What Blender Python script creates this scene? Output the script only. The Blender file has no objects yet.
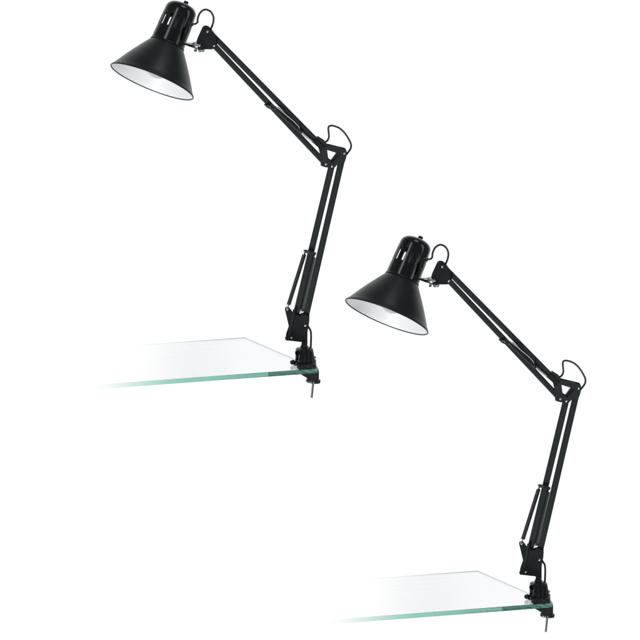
import bpy, bmesh, math, random
from mathutils import Vector, Matrix, Quaternion
random.seed(4)
SC = bpy.context.scene
COL = SC.collection

# ------------------------------------------------------------------ camera
K = 0.00185                       # metres per photo pixel in the plane of the lamps
TH = math.radians(10.9)           # the camera looks down a little
ST, CT = math.sin(TH), math.cos(TH)
DIST = 60.0                       # long lens, far away, as in a catalogue picture
cam = bpy.data.cameras.new('camera')
cam.sensor_width = 36.0
cam.lens = 36.0 * DIST / (640 * K)
cam.clip_start = 1.0
cam.clip_end = 500.0
camo = bpy.data.objects.new('camera', cam)
COL.objects.link(camo)
camo.location = (0, -DIST * CT, DIST * ST)
camo.rotation_euler = (math.radians(90) - TH, 0, 0)
SC.camera = camo

# ------------------------------------------------------------------ world: a white lit studio wall behind, a dimmer room in front
W = bpy.data.worlds.new("World")
SC.world = W
W.use_nodes = True
nt = W.node_tree
for n in list(nt.nodes): nt.nodes.remove(n)
wo = nt.nodes.new('ShaderNodeOutputWorld')
bg = nt.nodes.new('ShaderNodeBackground')
tc = nt.nodes.new('ShaderNodeTexCoord')
sp = nt.nodes.new('ShaderNodeSeparateXYZ')
mr = nt.nodes.new('ShaderNodeMapRange'); mr.interpolation_type = 'SMOOTHSTEP'
mr.inputs['From Min'].default_value = 0.36
mr.inputs['From Max'].default_value = 0.90
mr.inputs['To Min'].default_value = 0.0
mr.inputs['To Max'].default_value = 1.0
mx = nt.nodes.new('ShaderNodeMix'); mx.data_type = 'RGBA'
mx.inputs['A'].default_value = (0.19, 0.20, 0.21, 1)
mx.inputs['B'].default_value = (1.06, 1.06, 1.06, 1)
nt.links.new(tc.outputs['Generated'], sp.inputs[0])
nt.links.new(sp.outputs['Y'], mr.inputs['Value'])
nt.links.new(mr.outputs['Result'], mx.inputs['Factor'])
nt.links.new(mx.outputs['Result'], bg.inputs['Color'])
bg.inputs['Strength'].default_value = 1.0
nt.links.new(bg.outputs[0], wo.inputs[0])

# ------------------------------------------------------------------ studio lamps
def area(name, loc, target, sx, sy, power, color=(1, 1, 1)):
    l = bpy.data.lights.new(name, 'AREA')
    l.shape = 'RECTANGLE'; l.size = sx; l.size_y = sy; l.energy = power; l.color = color
    o = bpy.data.objects.new(name, l); COL.objects.link(o)
    o.location = loc
    d = Vector(target) - Vector(loc)
    o.rotation_euler = d.to_track_quat('-Z', 'Y').to_euler()
    return o
area('softbox_key', (-1.35, -2.5, 2.3), (0, 0, 0), 0.6, 1.8, 15)
area('softbox_top', (1.0, -0.5, 3.2), (0, 0, 0), 1.2, 1.2, 14)
area('softbox_low', (-6.6, -8.2, -7.4), (0, 0, 0), 3.0, 3.0, 1620)
area('softbox_side', (3.2, -1.4, 1.0), (0, 0, 0), 0.7, 2.0, 12)

SC.view_settings.view_transform = 'Standard'
SC.view_settings.look = 'None'
SC.view_settings.exposure = 0
SC.view_settings.gamma = 1
SC.view_settings.use_curve_mapping = False
SC.render.engine = 'CYCLES'
SC.cycles.max_bounces = 24
SC.cycles.transmission_bounces = 20
SC.cycles.transparent_max_bounces = 20
SC.cycles.glossy_bounces = 8

# ------------------------------------------------------------------ materials
def principled(name, col, rough, spec=0.5, metal=0.0, coat=0.0, bump=0.0, bscale=900.0, var=0.0, vscale=40.0):
    m = bpy.data.materials.new(name); m.use_nodes = True
    t = m.node_tree; b = t.nodes['Principled BSDF']
    b.inputs['Base Color'].default_value = (*col, 1)
    b.inputs['Roughness'].default_value = rough
    b.inputs['Specular IOR Level'].default_value = spec
    b.inputs['Metallic'].default_value = metal
    b.inputs['Coat Weight'].default_value = coat
    b.inputs['Coat Roughness'].default_value = 0.12
    c = t.nodes.new('ShaderNodeTexCoord')
    if bump:
        n = t.nodes.new('ShaderNodeTexNoise'); n.inputs['Scale'].default_value = bscale
        n.inputs['Detail'].default_value = 2
        bm = t.nodes.new('ShaderNodeBump'); bm.inputs['Strength'].default_value = bump
        bm.inputs['Distance'].default_value = 0.0004
        t.links.new(c.outputs['Object'], n.inputs['Vector'])
        t.links.new(n.outputs['Fac'], bm.inputs['Height'])
        t.links.new(bm.outputs['Normal'], b.inputs['Normal'])
    if var:
        n2 = t.nodes.new('ShaderNodeTexNoise'); n2.inputs['Scale'].default_value = vscale
        n2.inputs['Detail'].default_value = 4
        r = t.nodes.new('ShaderNodeMapRange')
        r.inputs['From Min'].default_value = 0.3; r.inputs['From Max'].default_value = 0.7
        r.inputs['To Min'].default_value = max(0.02, rough - var); r.inputs['To Max'].default_value = rough + var
        t.links.new(c.outputs['Object'], n2.inputs['Vector'])
        t.links.new(n2.outputs['Fac'], r.inputs['Value'])
        t.links.new(r.outputs['Result'], b.inputs['Roughness'])
    return m

M_SHADE = principled('satin_black_paint', (0.0085, 0.0138, 0.0134), 0.36, 0.33, bump=0.10, bscale=1400, var=0.04)
M_CAP = principled('gloss_black_metal', (0.003, 0.0042, 0.005), 0.17, 0.50, bump=0.02, bscale=700, var=0.04)
M_ARM = principled('matt_black_powder_coat', (0.0105, 0.0150, 0.0150), 0.50, 0.36, bump=0.15, bscale=1800, var=0.05)
M_PLATE = principled('black_pressed_steel', (0.0060, 0.0078, 0.0082), 0.42, 0.34, bump=0.12, bscale=1500, var=0.06)
M_PLASTIC = principled('black_moulded_plastic', (0.0105, 0.0120, 0.0130), 0.30, 0.60, bump=0.15, bscale=1200, var=0.06)
M_CORD = principled('black_rubber_cord', (0.020, 0.022, 0.022), 0.5, 0.35)
M_WHITE = principled('white_enamel', (0.80, 0.81, 0.82), 0.38, 0.5, bump=0.04, bscale=600, var=0.05)
M_STEEL = principled('zinc_plated_steel', (0.62, 0.66, 0.64), 0.30, 0.5, metal=1.0, var=0.08, vscale=200)
M_RIVET = principled('nickel_rivet', (0.66, 0.67, 0.66), 0.32, 0.5, metal=1.0)
M_SPRING = principled('dark_spring_steel', (0.05, 0.055, 0.055), 0.34, 0.5, metal=0.7)
M_SPRINGL = principled('bright_spring_steel', (0.36, 0.38, 0.38), 0.42, 0.5, metal=0.35)
M_SCREW = principled('dull_steel_thread', (0.30, 0.32, 0.33), 0.35, 0.5, metal=1.0)
M_BULB = principled('opal_bulb_glass', (0.50, 0.52, 0.54), 0.08, 1.0)
M_SOCKET = principled('grey_porcelain', (0.10, 0.10, 0.10), 0.4, 0.5)

def glass_mat(name, tint, fade0, fade1, rough=0.0):
    """clear glass with a vignette fade to transparent mixed in towards its far left end"""
    m = bpy.data.materials.new(name); m.use_nodes = True
    t = m.node_tree
    for n in list(t.nodes): t.nodes.remove(n)
    o = t.nodes.new('ShaderNodeOutputMaterial')
    g = t.nodes.new('ShaderNodeBsdfGlass'); g.inputs['Color'].default_value = (*tint, 1)
    g.inputs['Roughness'].default_value = rough; g.inputs['IOR'].default_value = 1.5
    tr = t.nodes.new('ShaderNodeBsdfTransparent')
    mixs = t.nodes.new('ShaderNodeMixShader')
    c = t.nodes.new('ShaderNodeTexCoord'); s = t.nodes.new('ShaderNodeSeparateXYZ')
    r = t.nodes.new('ShaderNodeMapRange'); r.interpolation_type = 'SMOOTHSTEP'
    r.inputs['From Min'].default_value = fade0; r.inputs['From Max'].default_value = fade1
    t.links.new(c.outputs['Object'], s.inputs[0])
    t.links.new(s.outputs['X'], r.inputs['Value'])
    t.links.new(r.outputs['Result'], mixs.inputs['Fac'])
    t.links.new(tr.outputs[0], mixs.inputs[1]); t.links.new(g.outputs[0], mixs.inputs[2])
    t.links.new(mixs.outputs[0], o.inputs['Surface'])
    return m

# ------------------------------------------------------------------ geometry helpers
OX, OY = 303.5, 364.0             # photo pixel of the lamp's foot (upper lamp)
def L(px, py, y=0.0):
    """point of the lamp's own frame; y in photo pixels, positive away from the camera"""
    up = -(py - OY)
    return Vector(((px - OX) * K, y * K, (up - y * ST) * K / CT))
CU = Vector((1, 0, 0)); CV = Vector((0, ST, CT)); CW = Vector((0, -CT, ST))

def build(name, bm, mat, parent=None, sharp=35, label=None, smooth=True):
    bmesh.ops.remove_doubles(bm, verts=bm.verts, dist=1e-7)
    bmesh.ops.recalc_face_normals(bm, faces=bm.faces)
    me = bpy.data.meshes.new(name)
    bm.to_mesh(me); bm.free()
    for p in me.polygons: p.use_smooth = smooth
    if smooth: me.set_sharp_from_angle(angle=math.radians(sharp))
    for m in (mat if isinstance(mat, (list, tuple)) else [mat]): me.materials.append(m)
    o = bpy.data.objects.new(name, me); COL.objects.link(o)
    o.parent = parent
    if label: o['label'] = label
    return o

def frame_of(axis, hint=None):
    a = Vector(axis).normalized()
    h = Vector(hint) if hint is not None else (Vector((0, 1, 0)) if abs(a.y) < 0.9 else Vector((1, 0, 0)))
    u = (h - a * h.dot(a)).normalized()
    v = a.cross(u)
    return u, v, a

def lathe(bm, prof, org, axis, seg=48, hint=None, close=True, skip=None):
    """prof: list of (t, r) along axis"""
    u, v, a = frame_of(axis, hint)
    org = Vector(org); rings = []
    for t, r in prof:
        if r < 1e-9:
            rings.append([bm.verts.new(org + a * t)]); continue
        rings.append([bm.verts.new(org + a * t + (u * math.cos(2 * math.pi * i / seg) + v * math.sin(2 * math.pi * i / seg)) * r) for i in range(seg)])
    for j in range(len(rings) - 1):
        A, B = rings[j], rings[j + 1]
        for i in range(seg):
            if skip and skip(j, i): continue
            k = (i + 1) % seg
            if len(A) == 1 and len(B) == 1: continue
            if len(A) == 1: bm.faces.new((A[0], B[i], B[k]))
            elif len(B) == 1: bm.faces.new((A[i], A[k], B[0]))
            else: bm.faces.new((A[i], A[k], B[k], B[i]))
    if close:
        for R in (rings[0], rings[-1]):
            if len(R) > 1:
                try: bm.faces.new(R)
                except ValueError: pass
    return rings

def catmull(P, n=8):
    P = [Vector(p) for p in P]; out = []
    for i in range(len(P) - 1):
        p0 = P[max(i - 1, 0)]; p1 = P[i]; p2 = P[i + 1]; p3 = P[min(i + 2, len(P) - 1)]
        for s in range(n):
            t = s / n
            out.append(0.5 * ((2 * p1) + (p2 - p0) * t + (2 * p0 - 5 * p1 + 4 * p2 - p3) * t * t + (3 * p1 - p0 - 3 * p2 + p3) * t ** 3))
    out.append(P[-1]); return out

def tube(bm, pts, r, seg=12):
    pts = [Vector(p) for p in pts]
    tan = [(pts[min(i + 1, len(pts) - 1)] - pts[max(i - 1, 0)]).normalized() for i in range(len(pts))]
    u, v, _ = frame_of(tan[0])
    rings = []
    for i, p in enumerate(pts):
        if i:
            q = tan[i - 1].rotation_difference(tan[i]); u = (q @ u).normalized()
            u = (u - tan[i] * u.dot(tan[i])).normalized()
        v = tan[i].cross(u)
        rr = r[i] if isinstance(r, (list, tuple)) else r
        rings.append([bm.verts.new(p + (u * math.cos(2 * math.pi * k / seg) + v * math.sin(2 * math.pi * k / seg)) * rr) for k in range(seg)])
    for a, b in zip(rings, rings[1:]):
        for k in range(seg):
            bm.faces.new((a[k], a[(k + 1) % seg], b[(k + 1) % seg], b[k]))
    bm.faces.new(rings[0]); bm.faces.new(rings[-1])

def coil(bm, p0, p1, R, wire, pitch, seg=14, taper=0):
    p0, p1 = Vector(p0), Vector(p1); ax = p1 - p0; ln = ax.length
    u, v, a = frame_of(ax)
    turns = ln / pitch; n = int(turns * seg); pts = []
    for i in range(n + 1):
        t = i / n; an = 2 * math.pi * turns * t
        rr = R
        pts.append(p0 + a * ln * t + (u * math.cos(an) + v * math.sin(an)) * rr)
    tube(bm, pts, wire, 6)

def rounded(poly, r, n=5):
    """2-D polygon (photo px) with rounded corners; r is one radius or a list"""
    out = []; N = len(poly)
    for i in range(N):
        p = Vector(poly[i][:2]); a = Vector(poly[i - 1][:2]); b = Vector(poly[(i + 1) % N][:2])
        rr = r[i] if isinstance(r, (list, tuple)) else r
        d1 = (a - p); d2 = (b - p)
        c = min(rr, d1.length * 0.48, d2.length * 0.48)
        if c < 1e-3: out.append(tuple(p)); continue
        s = p + d1.normalized() * c; e = p + d2.normalized() * c
        for k in range(n + 1):
            t = k / n
            out.append(tuple(s * (1 - t) ** 2 + p * 2 * t * (1 - t) + e * t * t))
    return out

def plate(bm, outer, y0, y1, hole=None, bev=0.35, dz=0.85):
    """a flat plate lying in the lamp's plane, between depths y0 and y1 (px)"""
    loops = [outer] + ([hole] if hole else [])
    sub = bmesh.new(); side = {}
    for y in (y0, y1):
        edges = []
        for li, lp in enumerate(loops):
            vs = [sub.verts.new(L(x, z - dz, 0) + Vector((0, y * K, 0))) for x, z in lp]
            side[(y, li)] = vs
            edges += [sub.edges.new((vs[i], vs[(i + 1) % len(vs)])) for i in range(len(vs))]
        if hole: bmesh.ops.triangle_fill(sub, use_beauty=True, use_dissolve=False, edges=edges)
        else: sub.faces.new(side[(y, 0)])
    for li, lp in enumerate(loops):
        A, B = side[(y0, li)], side[(y1, li)]
        for i in range(len(lp)):
            k = (i + 1) % len(lp); sub.faces.new((A[i], A[k], B[k], B[i]))
    bmesh.ops.recalc_face_normals(sub, faces=sub.faces)
    if bev:
        es = [e for e in sub.edges if len(e.link_faces) == 2 and abs(e.verts[0].co.y - e.verts[1].co.y) < 1e-9
              and abs(e.link_faces[0].normal.dot(e.link_faces[1].normal)) < 0.3]
        bmesh.ops.bevel(sub, geom=es, offset=bev * K, segments=2, affect='EDGES', clamp_overlap=True)
    me = bpy.data.meshes.new('t'); sub.to_mesh(me); sub.free(); bm.from_mesh(me); bpy.data.meshes.remove(me)

def box(bm, c, X, Y, Z, bev=0.0, seg=2):
    """box about centre c with half-axis vectors X, Y, Z"""
    sub = bmesh.new()
    r = bmesh.ops.create_cube(sub, size=2.0)
    M = Matrix((X, Y, Z)).transposed()
    for v in sub.verts: v.co = Vector(c) + M @ v.co
    if bev: bmesh.ops.bevel(sub, geom=list(sub.edges), offset=bev, segments=seg, affect='EDGES', clamp_overlap=True)
    me = bpy.data.meshes.new('t'); sub.to_mesh(me); sub.free(); bm.from_mesh(me); bpy.data.meshes.remove(me)

def bar(name, a, b, w, d, y, parent, ext=0.0):
    """square tube between photo points a and b in the lamp's plane, w wide and d deep (px)"""
    up = Vector((0, 0, d / 2 * ST * K))
    A = L(*a) + Vector((0, y * K, 0)) + up; B = L(*b) + Vector((0, y * K, 0)) + up
    ax = (B - A).normalized(); A -= ax * ext * K; B += ax * ext * K
    side = ax.cross(Vector((0, 1, 0))).normalized()
    bm = bmesh.new()
    box(bm, (A + B) / 2, ax * (B - A).length / 2, side * w * K / 2, Vector((0, d * K / 2, 0)), 0.75 * K, 3)
    return build(name, bm, M_ARM, parent, sharp=60)

def rivet(px, py, y, parent, r=1.2, mat=None, both=True):
    bm = bmesh.new()
    for s in ((-1, 1) if both else (-1,)):
        base = L(px, py - y * ST, 0) + Vector((0, s * y * K, 0))
        prof = [(-1.0 * K, r * 0.6 * K), (0, r * K), (0.25 * K, r * K), (0.6 * K, r * 0.86 * K), (0.85 * K, r * 0.5 * K), (0.93 * K, 0)]
        lathe(bm, prof, base, (0, s, 0), 20)
    return build('rivet', bm, mat or M_RIVET, parent, sharp=50)

# ------------------------------------------------------------------ the desk lamp
def make_lamp():
    root = bpy.data.objects.new('desk_lamp', None); COL.objects.link(root)
    root.empty_display_size = 0.05
    root['category'] = 'desk lamp'

    # ---- head ----
    phi = math.radians(10.3)
    sdir = Vector((0.378, 0.926)).normalized()
    UP = (CU * sdir.x + CV * sdir.y) * math.cos(phi) - CW * math.sin(phi)      # shade axis, rim to cap
    UP.normalize()
    RC = L(152.2, 81.9, 0)                                                     # rim centre
    hint = CW                                                                   # slot angles are counted from the viewer's side
    def pr(lst): return [(t * K, r * K) for t, r in lst]
    bm = bmesh.new()
    prof = [(0.0, 44.5), (0.9, 44.5), (1.6, 44.0), (3.2, 42.6)]
    for i in range(1, 13):
        s = i / 12; prof.append((3.2 + (39.4 - 3.2) * s, 42.6 + (18.6 - 42.6) * s + 0.7 * math.sin(math.pi * s)))
    prof += [(40.3, 17.9), (40.9, 17.2)]
    inner = [(t - 0.1, r - 0.55) for t, r in reversed(prof[1:])] + [(0.0, 43.95)]
    lathe(bm, pr(prof + inner + [prof[0]]), RC, UP, 128, hint, close=False)
    shade = build('lamp_shade', bm, M_SHADE, root, sharp=50)
    bm = bmesh.new()
    ring = [(0.95 * math.cos(a) * 0.8 + 0.2, 44.3 + 0.62 * math.sin(a)) for a in [2 * math.pi * i / 10 for i in range(11)]]
    lathe(bm, pr(ring), RC, UP, 128, hint, close=False)
    build('rolled_rim', bm, M_PLATE, shade, sharp=80)
    bm = bmesh.new()
    lin = [(0.6, 43.75), (3.2, 41.9)]
    for i in range(1, 13):
        s = i / 12; lin.append((3.2 + (39.6 - 3.2) * s, 41.9 + (17.6 - 41.9) * s + 0.6 * math.sin(math.pi * s)))
    lin2 = [(t - 0.2, r - 0.25) for t, r in reversed(lin)]
    lathe(bm, pr(lin + lin2 + [lin[0]]), RC, UP, 96, hint, close=False)
    build('lining', bm, M_WHITE, shade, sharp=60, label='white enamelled inside of the shade')

    # cap with slots cut through it
    bm = bmesh.new()
    T0 = 39.6
    SEG = 14 * 15                # 14 slots round the cover
    ts = [T0, 41.2, 42.5, 56.0]
    ts += [56.8, 57.4, 69.6, 70.2, 71.0]
    ts += [74.0, 76.8]
    def rad(t): return 17.6 - (t - T0) * 0.042
    prof = [(t, rad(t)) for t in ts]
    rb = rad(76.8)
    for a in (15, 30, 45, 58, 70, 80, 90):
        A = math.radians(a)
        prof.append((76.8 + 8.1 * math.sin(A), rb - 9.0 * (1 - math.cos(A))))
    prof += [(85.25, 3.5), (85.3, 0)]
    def skip(j, i):
        q = (i + 8) % 15
        if j in (4, 5, 6): return q in (6, 7, 8, 9)
        if j in (3, 7): return q in (7, 8) and j == 7
        return False
    hint2 = Matrix.Rotation(math.radians(SLOT_ROT), 3, UP) @ CW
    lathe(bm, pr(prof), RC, UP, SEG, hint2, close=False, skip=skip)
    cap = build('socket_cover', bm, M_CAP, root, sharp=40)
    sm = cap.modifiers.new('thickness', 'SOLIDIFY'); sm.thickness = 0.55 * K; sm.offset = -1
    # a rolled collar where cap meets shade
    bm = bmesh.new()
    lathe(bm, pr([(40.4, 16.6), (40.4, 17.9), (41.0, 18.2), (41.7, 18.0), (42.1, 17.6), (42.1, 16.6)]), RC, UP, 96, hint, close=False)
    build('collar', bm, M_SHADE, cap, sharp=40)
    # switch knob on the crown
    tk = RC + UP * 83.9 * K + (CU * 0.926 - CV * 0.378) * 1.6 * K
    bm = bmesh.new()
    lathe(bm, pr([(-2, 2.2), (1.6, 2.2), (1.7, 2.6), (4.2, 2.5), (4.8, 2.0), (4.9, 0)]), tk, UP, 24, hint)
    build('switch_knob', bm, M_CAP, cap, sharp=40)
    # socket and bulb inside
    bm = bmesh.new()
    lathe(bm, pr([(44, 0), (44, 7.6), (50, 7.6), (54, 5.6), (66, 5.4), (72, 5.0), (78, 4.0), (83, 4.0), (83, 0)]), RC, UP, 40, hint)
    sc = RC + (CU * 0.926 - CV * 0.378) * 8.5 * K
    lathe(bm, pr([(50, 0), (50, 5.5), (74, 5.5), (74, 0)]), sc, UP, 24, hint)  # added cylinder, stops the bright background showing through the right-hand slots
    build('bulb_socket_and_block', bm, M_SOCKET, root, sharp=40)
    bm = bmesh.new()
    bp = []
    for i in range(0, 19):
        a = math.radians(-90 + i * 7.5)
        bp.append((19.5 + 15.2 * math.sin(a), max(0.0, 15.2 * math.cos(a))))
    bp[0] = (bp[0][0], 0)
    bp += [(37.5, 8.6), (41, 7.4), (47, 7.2)]
    lathe(bm, pr(bp), RC, UP, 64, hint)
    build('light_bulb', bm, M_BULB, root, sharp=60)
    # cord grommet
    bm = bmesh.new()
    g0 = L(191.0, 25.0, 3); lathe(bm, pr([(-1.5, 1.9), (1.2, 1.9), (1.6, 1.5), (2.6, 1.3)]), g0, (0.95, 0, -0.1), 20)
    build('cord_grommet', bm, M_PLASTIC, cap, sharp=40)

    # ---- swivel between head and arm ----
    bm = bmesh.new()
    tube(bm, [L(181.5, 43.2, 1), L(187, 45.2, 0.5), L(195.5, 48.2, 0)], 0.85 * K, 12)
    jt = build('swivel_rod', bm, M_PLATE, root)
    bm = bmesh.new()
    a0 = L(186.0, 43.6, -0.5); a1 = L(198.5, 46.0, -0.5)
    lathe(bm, pr([(0, 0.5), (3.5, 1.1), (6.5, 1.7), (8.0, 2.6), (8.6, 3.2), (9.6, 3.2), (9.9, 2.4), (12.7, 2.3), (12.7, 0)]), a0, a1 - a0, 24)
    hub = build('swivel_joint', bm, M_STEEL, root, sharp=35)
    bm = bmesh.new()                                                            # serrated wing wheel
    c = L(196.6, 46.6, -1.0)
    u, v, a = frame_of((1, 0, -0.22))
    n = 40; rr = []
    for s in (-1.3, 1.3):
        rr.append([bm.verts.new(c + a * s * K + (u * math.cos(2 * math.pi * i / n) + v * math.sin(2 * math.pi * i / n)) * (5.3 + (0.45 if i % 4 < 2 else -0.3)) * K) for i in range(n)])
    for i in range(n): bm.faces.new((rr[0][i], rr[0][(i + 1) % n], rr[1][(i + 1) % n], rr[1][i]))
    bm.faces.new(rr[0]); bm.faces.new(rr[1])
    build('thumb_wheel', bm, M_STEEL, hub, sharp=30)
    bm = bmesh.new()
    for px in (200.4, 203.2):
        lathe(bm, pr([(-1.8, 0), (-1.8, 1.3), (-1.2, 1.75), (1.2, 1.75), (1.8, 1.3), (1.8, 0)]), L(px, 50.9, -2), (0.2, 1, 0), 6 if px > 201 else 14)
    tube(bm, [L(198, 49, -1), L(199.3, 50.6, -1.6), L(203, 51.2, -2)], 0.9 * K, 8)
    build('wing_nut', bm, M_STEEL, hub, sharp=30)

    # ---- head bracket: two pressed plates ----
    hp = [(203.2, 27.9), (207.5, 27.4), (211.6, 30.9), (216.2, 37.0), (217.2, 43.0), (213.6, 49.9), (198.2, 49.9), (196.3, 45.0), (197.6, 40.2)]
    hp = rounded(hp, [1.8, 2.2, 1.5, 1.2, 3, 1.6, 2.6, 2.2, 1.5])
    bm = bmesh.new()
    plate(bm, hp, -4.6, -3.6); plate(bm, hp, 3.6, 4.6)
    web = rounded([(198.9, 39.6), (203.6, 28.4), (204.8, 28.9), (200.2, 40.2)], 0.3)
    plate(bm, web, -3.7, 3.7, bev=0)
    hb = build('head_bracket', bm, M_PLATE, root, sharp=40)
    rivet(207.8, 32.2, 4.6, hb); rivet(214.4, 46.4, 4.6, hb)
    bm = bmesh.new()
    for s in (-1, 1):
        lathe(bm, pr([(-1, 3.1), (0.4, 3.1), (0.9, 2.7), (0.9, 0)]), L(199.7, 45.5, 0) + Vector((0, s * 4.5 * K, 0)), (0, s, 0), 28)
    build('boss', bm, M_PLASTIC, hb, sharp=30)
    rivet(199.7, 46.2, 5.5, hb, 1.3)

    # ---- upper arm ----
    bar('arm_bar', (208.2, 31.5), (321.5, 146.6), 5.25, 5.0, 0.0, root, ext=0.6)
    bar('arm_bar', (214.4, 46.4), (326.1, 165.0), 5.35, 5.0, 0.0, root, ext=0.0)

    # springs of the upper arm with their clip
    def clip(a, b, w, h, y0, label=None):
        """closed wire loop lying around a bar, drawn from photo point a to b"""
        A, B = L(*a), L(*b); C = (A + B) / 2; ax = (B - A) / 2
        bmc = bmesh.new(); pts = []
        up = Vector((0, 0, 1))
        for i in range(33):
            t = 2 * math.pi * i / 32
            pts.append(C + ax * math.cos(t) + Vector((0, y0 * K * math.sin(t), 0)) + up * h * K * -math.sin(t))
        tube(bmc, pts, w * K, 8)
        return bmc
    bm = clip((264.9, 104.9), (275.6, 107.6), 0.95, 0.8, 5.0)
    tube(bm, [L(266.0, 106.2, -4), L(270.5, 108.4, -4.6), L(276.0, 107.6, -4.2)], 1.25 * K, 10)
    lathe(bm, pr([(-1.5, 2.3), (0.2, 2.3), (0.9, 1.9), (1.2, 1.0), (1.2, 0)]), L(271.2, 106.6, -4.6), (0, -1, 0), 20)
    ck = build('spring_clip', bm, M_PLASTIC, root, sharp=60)
    bm = bmesh.new()
    tube(bm, [L(271.5, 107.8, -3.8), L(275.5, 109.6, -4.0), L(278, 111.8, -4.4)], 0.8 * K, 8)
    coil(bm, L(276.5, 110.2, -4.4), L(301.3, 133.0, -3.4), 1.75 * K, 0.42 * K, 0.86 * K)
    sp1 = build('spring', bm, M_SPRING, root, sharp=80, label='black coil spring of the upper arm')
    bm = bmesh.new()
    tube(bm, catmull([L(299.3, 130.9, -3.5), L(308, 138.2, -3.2), L(316.5, 144.8, -3.0), L(319.3, 146.3, -2.8), L(320.2, 148.4, -2.4)], 6), 1.15 * K, 10)
    tube(bm, [L(297.6, 129.5, -3.6), L(300.5, 132.2, -3.5)], 1.5 * K, 10)
    build('spring_hook', bm, M_SPRINGL, sp1, sharp=80)
    bm = bmesh.new()
    tube(bm, catmull([L(276.5, 107.6, -4.6), L(279.5, 109.4, -5), L(285.6, 114.6, -6.2), L(293.6, 121.4, -6.2), L(298.6, 126.6, -5.6), L(299.6, 128.8, -4.6)], 6), 0.48 * K, 8)
    build('tension_wire', bm, M_SPRINGL, sp1, sharp=80)
    bm = bmesh.new()
    tube(bm, catmull([L(274.8, 106.6, 4.0), L(277.6, 108.3, 3.8), L(279.6, 110.0, 3.6)], 5), 0.6 * K, 8)
    coil(bm, L(277.4, 108.6, 3.4), L(300.0, 128.6, 3.0), 1.5 * K, 0.42 * K, 0.86 * K)
    tube(bm, [L(298.8, 127.6, 3.0), L(310, 138.0, 3.0), L(319.5, 146.6, 3.0)], 0.8 * K, 8)
    build('spring', bm, M_SPRINGL, root, sharp=80, label='bright coil spring behind the upper arm')

    # ---- elbow bracket with its triangular window ----
    ep = rounded([(317.4, 137.6), (324.2, 141.9), (326.2, 145.2), (345.4, 149.8), (347.0, 153.5), (345.9, 159.5), (343.2, 165.6), (338.2, 164.0), (334.0, 168.6), (325.8, 167.6), (320.3, 165.8), (321.6, 160.0), (319.4, 149.5), (315.8, 141.2)],
                 [1.5, 1.5, 1, 1.8, 1.8, 2, 1.5, 1.0, 2, 1.5, 1.5, 1, 1, 1.5])
    eh = rounded([(327.0, 150.2), (340.6, 154.4), (332.8, 162.8), (328.2, 159.9)], [0.7, 0.8, 0.8, 0.8])
    bm = bmesh.new()
    plate(bm, ep, -4.7, -3.7, eh); plate(bm, ep, 3.7, 4.7, eh)
    eb = build('elbow_bracket', bm, M_ARM, root, sharp=40)
    bm = bmesh.new()                                                            # inner rib seen through the window
    rib = rounded([(337.3, 152.2), (341.8, 153.2), (334.4, 163.8), (331.4, 163.2), (330.6, 161.2)], 0.4)
    plate(bm, rib, -3.6, 3.6, bev=0.2)
    rib2 = rounded([(318.2, 147.4), (325.6, 146.2), (327.6, 158.0), (326.2, 163.0), (322.0, 163.0)], 1.0)
    plate(bm, rib2, -3.6, -2.9, bev=0.2)
    build('spacer', bm, M_PLATE, eb, sharp=40)
    rivet(326.1, 164.5, 4.7, eb); rivet(332.2, 166.6, 4.7, eb); rivet(344.5, 153.8, 4.7, eb)
    bm = bmesh.new()                                                            # dark sleeve round the upper bar's end
    A = L(314.6, 139.4, 0); B = L(323.2, 148.2, 0); ax = (B - A).normalized(); sd = ax.cross(Vector((0, 1, 0)))
    box(bm, (A + B) / 2, ax * (B - A).length / 2, sd * 2.75 * K, Vector((0, 5.5 * K, 0)), 0.6 * K)
    build('sleeve', bm, M_PLATE, eb, sharp=40)

    # ---- lower arm ----
    bar('arm_bar', (331.6, 166.6), (290.6, 337.8), 6.3, 5.4, 0.0, root, ext=1.0)
    bar('arm_bar', (343.3, 153.8), (303.7, 325.5), 6.3, 5.4, 0.0, root, ext=1.0)
    bm = clip((304.6, 250.8), (315.2, 253.6), 1.25, 1.5, 5.2)
    A = L(304.8, 251.2, -4.6); B = L(315.3, 254.6, -4.6)
    tube(bm, [A, (A + B) / 2 + Vector((0, -0.6 * K, 0)), B], 1.45 * K, 10)
    build('spring_clip', bm, M_PLASTIC, root, sharp=60)
    bm = bmesh.new()
    tube(bm, [L(304.8, 252.5, -3.8), L(304.2, 256.0, -3.8), L(303.2, 258.5, -3.8)], 0.8 * K, 8)
    coil(bm, L(304.3, 254.6, -3.8), L(288.6, 304.8, -3.8), 1.75 * K, 0.42 * K, 0.86 * K)
    s1 = build('spring', bm, M_SPRING, root, sharp=80, label='black coil spring beside the lower arm')
    bm = bmesh.new()
    tube(bm, catmull([L(288.9, 303.5, -3.8), L(288.0, 306.6, -3.8), L(286.6, 308.2, -3.9), L(287.6, 310.3, -4.0), L(289.0, 308.8, -3.9)], 6), 0.7 * K, 8)
    build('spring_hook', bm, M_STEEL, s1, sharp=80)
    bm = bmesh.new()
    tube(bm, [L(314.2, 254.5, 4.2), L(313.6, 257.5, 4.2), L(313.0, 260.0, 4.2)], 0.7 * K, 8)
    coil(bm, L(313.7, 257.6, 3.4), L(301.55, 311.0, 3.4), 1.8 * K, 0.42 * K, 0.86 * K)
    s2 = build('spring', bm, M_SPRINGL, root, sharp=80, label='bright coil spring between the lower bars')
    bm = bmesh.new()
    tube(bm, catmull([L(301.4, 309.5, -4.0), L(299.9, 311.6, -4.9), L(300.6, 313.0, -5.2), L(302.6, 313.0, -5.2)], 6), 0.6 * K, 8)
    build('spring_hook', bm, M_STEEL, s2, sharp=80)

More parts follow.
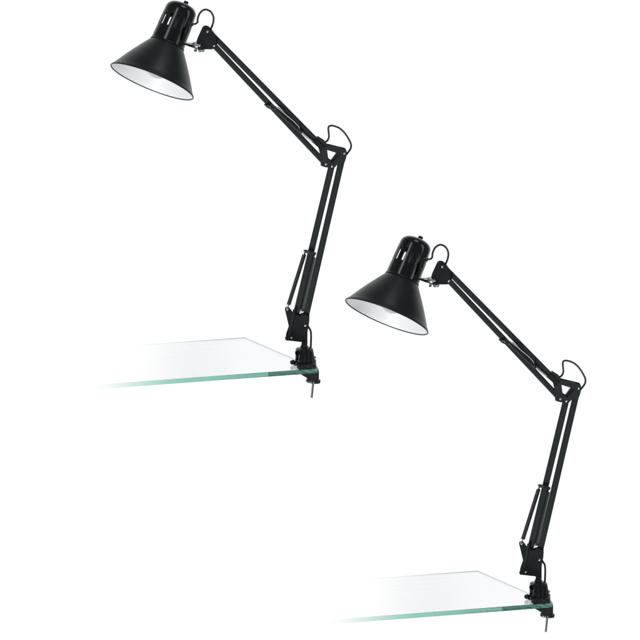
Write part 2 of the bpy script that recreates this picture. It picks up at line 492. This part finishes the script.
    # ---- lower bracket ----
    lp = rounded([(292.2, 313.2), (300.5, 315.6), (304.0, 313.6), (309.6, 316.0), (309.2, 322.6), (308.3, 328.0), (307.6, 331.0), (307.4, 342.6), (302.4, 342.2), (286.6, 340.4), (285.6, 336.6), (289.3, 326.0)],
                 [1, 1, 1, 1.5, 1.5, 1, 1, 0.6, 0.8, 2.4, 2.4, 1])
    bm = bmesh.new()
    plate(bm, lp, -4.9, -3.9); plate(bm, lp, 3.9, 4.9)
    lb = build('base_bracket', bm, M_PLATE, root, sharp=40)
    lever = rounded([(284.5, 308.6), (288.0, 307.2), (290.6, 310.2), (293.2, 314.0), (292.4, 320), (292.0, 338.8), (288.4, 341.0), (285.8, 339.6), (289.0, 327.5), (286.6, 317.0)],
                    [2, 2, 1, 1, 1, 2, 2, 2, 1.5, 1])
    bm = bmesh.new(); plate(bm, lever, 1.2, 2.2); plate(bm, lever, -3.6, -2.8)
    build('spring_lever', bm, M_PLATE, lb, sharp=40)
    bm = bmesh.new()                                                            # folded front lip
    A = L(294.4, 309.0, -5.4); B = L(288.4, 338.5, -5.4)
    ax = (B - A).normalized(); sd = ax.cross(Vector((0, 1, 0)))
    box(bm, (A + B) / 2, ax * (B - A).length / 2, sd * 1.35 * K, Vector((0, 0.7 * K, 0)), 0.4 * K)
    build('folded_lip', bm, M_ARM, lb, sharp=40)
    bm = bmesh.new()
    lathe(bm, pr([(-4, 2.2), (0, 2.2), (0.6, 1.8), (0.6, 0)]), L(287.2, 337.6, 0) + Vector((0, -4.9 * K, 0)), (0, -1, 0), 24)
    build('pivot_boss', bm, M_PLASTIC, lb, sharp=30)
    bm = bmesh.new()
    lathe(bm, pr([(-2, 2.0), (0.3, 2.0), (0.7, 1.6), (0.7, 0)]), L(287.4, 309.5, 0) + Vector((0, -3.9 * K, 0)), (0, -1, 0), 24)
    build('pivot_boss', bm, M_PLASTIC, lb, sharp=30)
    rivet(291.5, 337.9, 4.9, lb); rivet(305.4, 325.6, 4.9, lb)
    rivet(287.4, 309.5, 4.5, lb, 1.0, both=False)

    # ---- post and clamp ----
    bm = bmesh.new()
    c0 = L(304.2, 364, 0)
    lathe(bm, pr([(15.5, 3.9), (18.2, 3.9), (18.6, 3.5), (19.5, 3.4), (19.6, 2.8), (25, 2.8), (25, 0)]), c0, (0, 0, 1), 32)
    box(bm, L(305.0, 340.5, 0), Vector((2.5 * K, 0, 0)), Vector((0, 3.6 * K, 0)), Vector((0, 0, 3.6 * K)), 0.3 * K)
    build('post', bm, M_PLASTIC, root, sharp=40)

    def ringpts(x0, x1, yd, py, rc, n=6):
        """rounded rectangle at a height, half depth yd"""
        z = L(0, py, 0).z
        cx, hw = (x0 + x1) / 2, (x1 - x0) / 2
        out = []
        for qx, qy, a0 in ((1, -1, -90), (1, 1, 0), (-1, 1, 90), (-1, -1, 180)):
            for i in range(n + 1):
                a = math.radians(a0 + 90 * i / n)
                x = cx + qx * (hw - rc) + rc * math.cos(a); y = qy * (yd - rc) + rc * math.sin(a)
                out.append(Vector(((x - OX) * K, y * K, z)))
        return out
    bm = bmesh.new()
    lv = [(296.6, 311.8, 5.6, 348.0, 4), (295.6, 313.0, 6.4, 348.9, 4.4), (295.4, 313.6, 6.6, 352, 4.4), (295.3, 314.4, 6.9, 357, 4.4),
          (295.0, 315.2, 7.2, 361.4, 4.4), (294.2, 316.0, 10.8, 362.2, 6.6), (293.4, 316.4, 11.8, 362.9, 7.0), (293.4, 316.4, 11.8, 364.0 - 0.05, 7.0)]
    rings = [[bm.verts.new(p) for p in ringpts(*q)] for q in lv]
    N = len(rings[0])
    for a, b in zip(rings, rings[1:]):
        for i in range(N): bm.faces.new((a[i], a[(i + 1) % N], b[(i + 1) % N], b[i]))
    bm.faces.new(rings[0]); bm.faces.new(rings[-1])
    # upright ribs on the faces of the housing
    for x, w, top in ((301.8, 0.55, 349.5), (304.6, 1.15, 348.5), (308.3, 1.5, 347.8), (311.6, 0.6, 350.5)):
        A = L(x, top, 0) + Vector((0, -6.3 * K, 0)); B = L(x + 0.3, 361.6, 0) + Vector((0, -7.6 * K, 0))
        tube(bm, [A, (A + B) / 2 + Vector((0, -0.1 * K, 0)), B], w * K, 14)
    # seat collar on top
    lathe(bm, pr([(15.6, 6.0), (16.6, 6.0), (17.0, 5.4), (17.0, 0)]), L(305.6, 364, 0), (0, 0, 1), 32)
    body = build('clamp_body', bm, M_PLASTIC, root, sharp=40)

    bm = bmesh.new()                                                            # hollow barrel of the locking screw, seen end on
    bc = L(297.9, 351.4, 0) + Vector((0, -8.4 * K, 0))
    lathe(bm, pr([(-4, 2.9), (0, 2.9), (0.35, 2.6), (0.35, 2.2), (-0.2, 1.9), (-3.2, 1.8), (-3.2, 0)]), bc, (0, -1, 0), 28)
    bc = L(297.6, 357.6, 0) + Vector((0, -8.0 * K, 0))
    lathe(bm, pr([(-4, 2.0), (0, 2.0), (0.3, 1.8), (0.3, 1.3), (-2.6, 1.2), (-2.6, 0)]), bc, (0, -1, 0), 24)
    build('screw_barrel', bm, M_PLASTIC, body, sharp=40)
    bm = bmesh.new()
    tube(bm, [L(299.6, 354.5, -9), L(299.0, 358.5, -9.2), L(298.6, 361.6, -9.3)], 0.55 * K, 8)
    build('wire_pin', bm, M_SCREW, body)
    bm = bmesh.new()
    lathe(bm, pr([(-3.5, 2.3), (-0.4, 2.3), (0, 2.0), (0, 0.9), (-0.4, 0.7), (-0.4, 0)]), L(292.6, 361.4, 0) + Vector((-0.6 * K, -6 * K, 0)), (-0.35, -1, 0), 24)
    build('foot_screw', bm, M_PLASTIC, body, sharp=40)
    bm = bmesh.new()
    lathe(bm, pr([(-2, 1.5), (0.6, 1.5), (1.1, 1.1), (1.1, 0)]), L(314.6, 357.2, -2), (1, -0.6, 0.1), 18)
    build('adjusting_screw', bm, M_STEEL, body, sharp=40)
    bm = bmesh.new()
    lathe(bm, pr([(-3, 2.2), (1.0, 2.2), (1.4, 1.8), (1.4, 0)]), L(314.4, 361.4, -3), (1, -0.3, 0), 8)
    build('side_nut', bm, M_PLASTIC, body, sharp=30)

    # jaw that wraps round the glass edge
    jaw = rounded([(310.3, 362.8), (315.2, 362.8), (316.4, 366.4), (319.0, 370.4), (319.0, 378.6), (311.5, 379.4), (299.6, 372.6), (297.0, 370.6), (297.0, 369.1), (310.3, 369.1)],
                  [0.3, 1.0, 1.5, 1.2, 1.5, 1.5, 1, 0.8, 0.3, 0.3])
    bm = bmesh.new(); plate(bm, jaw, -6.6, 6.6, bev=0.5, dz=0)
    jw = build('clamp_jaw', bm, M_PLASTIC, root, sharp=40)
    bm = bmesh.new()                                                            # knurled tightening knob
    top = L(313.6, 378.4, 0); bot = L(311.6, 398.2, 0)
    u, v, a = frame_of(bot - top)
    n = 72; prev = None; first = None
    for t, r in ((0.2, 5.6), (0.9, 6.9), (1.5, 7.3), (3.6, 7.3), (4.3, 6.7), (4.6, 4.5)):
        ring = [bm.verts.new(top + a * t * K + (u * math.cos(2 * math.pi * i / n) + v * math.sin(2 * math.pi * i / n)) * (r - (0.45 if i % 6 in (0, 1) else 0)) * K) for i in range(n)]
        if prev:
            for i in range(n): bm.faces.new((prev[i], prev[(i + 1) % n], ring[(i + 1) % n], ring[i]))
        else: first = ring
        prev = ring
    bm.faces.new(first); bm.faces.new(prev)
    kn = build('clamp_knob', bm, M_PLASTIC, root, sharp=45)
    bm = bmesh.new()
    prof = [(4.0, 1.15)]; t = 4.4
    while t < 18.6: prof += [(t, 1.22), (t + 0.35, 0.98)]; t += 0.7
    prof += [(19.2, 1.2), (19.6, 1.2), (19.9, 0.9), (19.9, 0)]
    lathe(bm, pr(prof), top, bot - top, 20)
    build('screw_rod', bm, M_SCREW, kn, sharp=80)

    # ---- power cord where it shows ----
    bm = bmesh.new()
    tube(bm, catmull([L(192.6, 24.6, 1), L(195.6, 24.4, 0), L(197.6, 22.6, 0), L(198.0, 18.8, -.5), L(200.0, 13.9, -1), L(203.2, 10.9, -1), L(206.8, 10.2, -1), L(211.2, 12.6, -.5), L(213.7, 18.0, 0), L(213.1, 24.2, 0), L(210.4, 30.8, 0), L(209.5, 33, 0)]), 1.02 * K, 12)
    build('power_cord', bm, M_CORD, root, label='cord looping from the head to the arm')
    bm = bmesh.new()
    tube(bm, catmull([L(321.0, 143.6, 0), L(324.8, 142.4, 0), L(327.5, 140.6, 0), L(328.9, 136.9, 0), L(328.5, 131.7, 0), L(328.4, 127.9, 0), L(330.0, 126.0, 0), L(333.9, 126.2, 0), L(339.4, 128.4, 0), L(344.2, 132.7, 0), L(348.4, 138.8, 0), L(350.9, 144.4, 0), L(350.5, 148.8, 0), L(347.0, 153.9, 0), L(344.5, 156.5, 0)]), 0.98 * K, 12)
    build('power_cord', bm, M_CORD, root, label='cord looping over the elbow')
    bm = bmesh.new()
    tube(bm, catmull([L(306.0, 324.0, 0), L(308.2, 326.6, 0), L(310.4, 330.2, 0), L(311.0, 334.0, 0), L(311.0, 341.0, 0), L(310.6, 351.0, 0)]), 1.0 * K, 12)
    build('power_cord', bm, M_CORD, root, label='cord running down behind the post')
    return root

SLOT_ROT = 0.0
lamp = make_lamp()

# ------------------------------------------------------------------ the glass tabletop
def make_glass():
    fl = lambda px: (px - OX) * K
    m_face = glass_mat('clear_float_glass', (0.94, 0.95, 0.958), fl(100), fl(250))
    m_front = glass_mat('green_polished_glass_edge', (0.30, 0.62, 0.52), fl(72), fl(190))
    m_side = glass_mat('green_glass_side_edge', (0.72, 0.78, 0.75), fl(72), fl(190))
    m_arris = glass_mat('ground_glass_arris', (0.22, 0.42, 0.36), fl(72), fl(190), 0.25)
    m_back = glass_mat('clear_glass_back_edge', (0.94, 0.95, 0.95), fl(100), fl(250))
    def G(px, py):                   # a point of the photo on the plane z = 0
        up = -(py - OY); return Vector(((px - OX) * K, up / ST * K, 0))
    c = G(317.5, 368.5); b = G(244.4, 337.2)
    e = (G(110, 383.6) - c).normalized(); f = (b - c)
    f2 = f - e * f.dot(e); print('glass skew deg', math.degrees(f.angle(e)))
    ln = 262 * K / abs(e.x)
    P = [c, b, b + e * ln, c + e * ln]
    th = 4.6 * K / CT
    bm = bmesh.new()
    T = [bm.verts.new(p) for p in P]; B = [bm.verts.new(p - Vector((0, 0, th))) for p in P]
    bm.faces.new(T); bm.faces.new(B[::-1])
    for i in range(4): bm.faces.new((T[i], B[i], B[(i + 1) % 4], T[(i + 1) % 4]))
    bmesh.ops.recalc_face_normals(bm, faces=bm.faces)
    bmesh.ops.bevel(bm, geom=list(bm.edges), offset=0.0006, segments=1, affect='EDGES')
    bmesh.ops.recalc_face_normals(bm, faces=bm.faces)
    for fc in bm.faces:
        nn = fc.normal
        if abs(nn.z) > 0.97: fc.material_index = 0
        elif nn.y < -0.3 and abs(nn.z) > 0.1: fc.material_index = 4
        elif nn.y < -0.5: fc.material_index = 1
        elif nn.x > 0.5: fc.material_index = 2
        else: fc.material_index = 3
    return build('glass_tabletop', bm, [m_face, m_front, m_side, m_back, m_arris], None, smooth=False)
glass = make_glass()
glass['category'] = 'glass tabletop'

# ------------------------------------------------------------------ placing: upper left pair, then the lower right pair
def world_of(px, py): return Vector(((px - 320) * K, 0, -(py - 320) * K / CT))
p1 = world_of(OX, OY); p2 = world_of(OX + 234.5, OY + 234.7)
def copy_tree(o, parent=None):
    c = o.copy(); COL.objects.link(c); c.parent = parent
    for ch in list(o.children):
        copy_tree(ch, c)
    return c
lamp.location = p1; glass.location = p1
lamp2 = copy_tree(lamp); lamp2.location = p2
glass2 = copy_tree(glass); glass2.location = p2
lamp['label'] = 'black swing-arm clamp lamp at the upper left, screwed to the higher glass tabletop'
lamp2['label'] = 'black swing-arm clamp lamp at the lower right, screwed to the lower glass tabletop'
glass['label'] = 'clear green-edged glass tabletop under the upper left lamp'
glass2['label'] = 'clear green-edged glass tabletop under the lower right lamp'
for o in (lamp, lamp2): o['group'] = 'black swing-arm clamp lamps'
for o in (glass, glass2): o['group'] = 'green-edged glass tabletops'
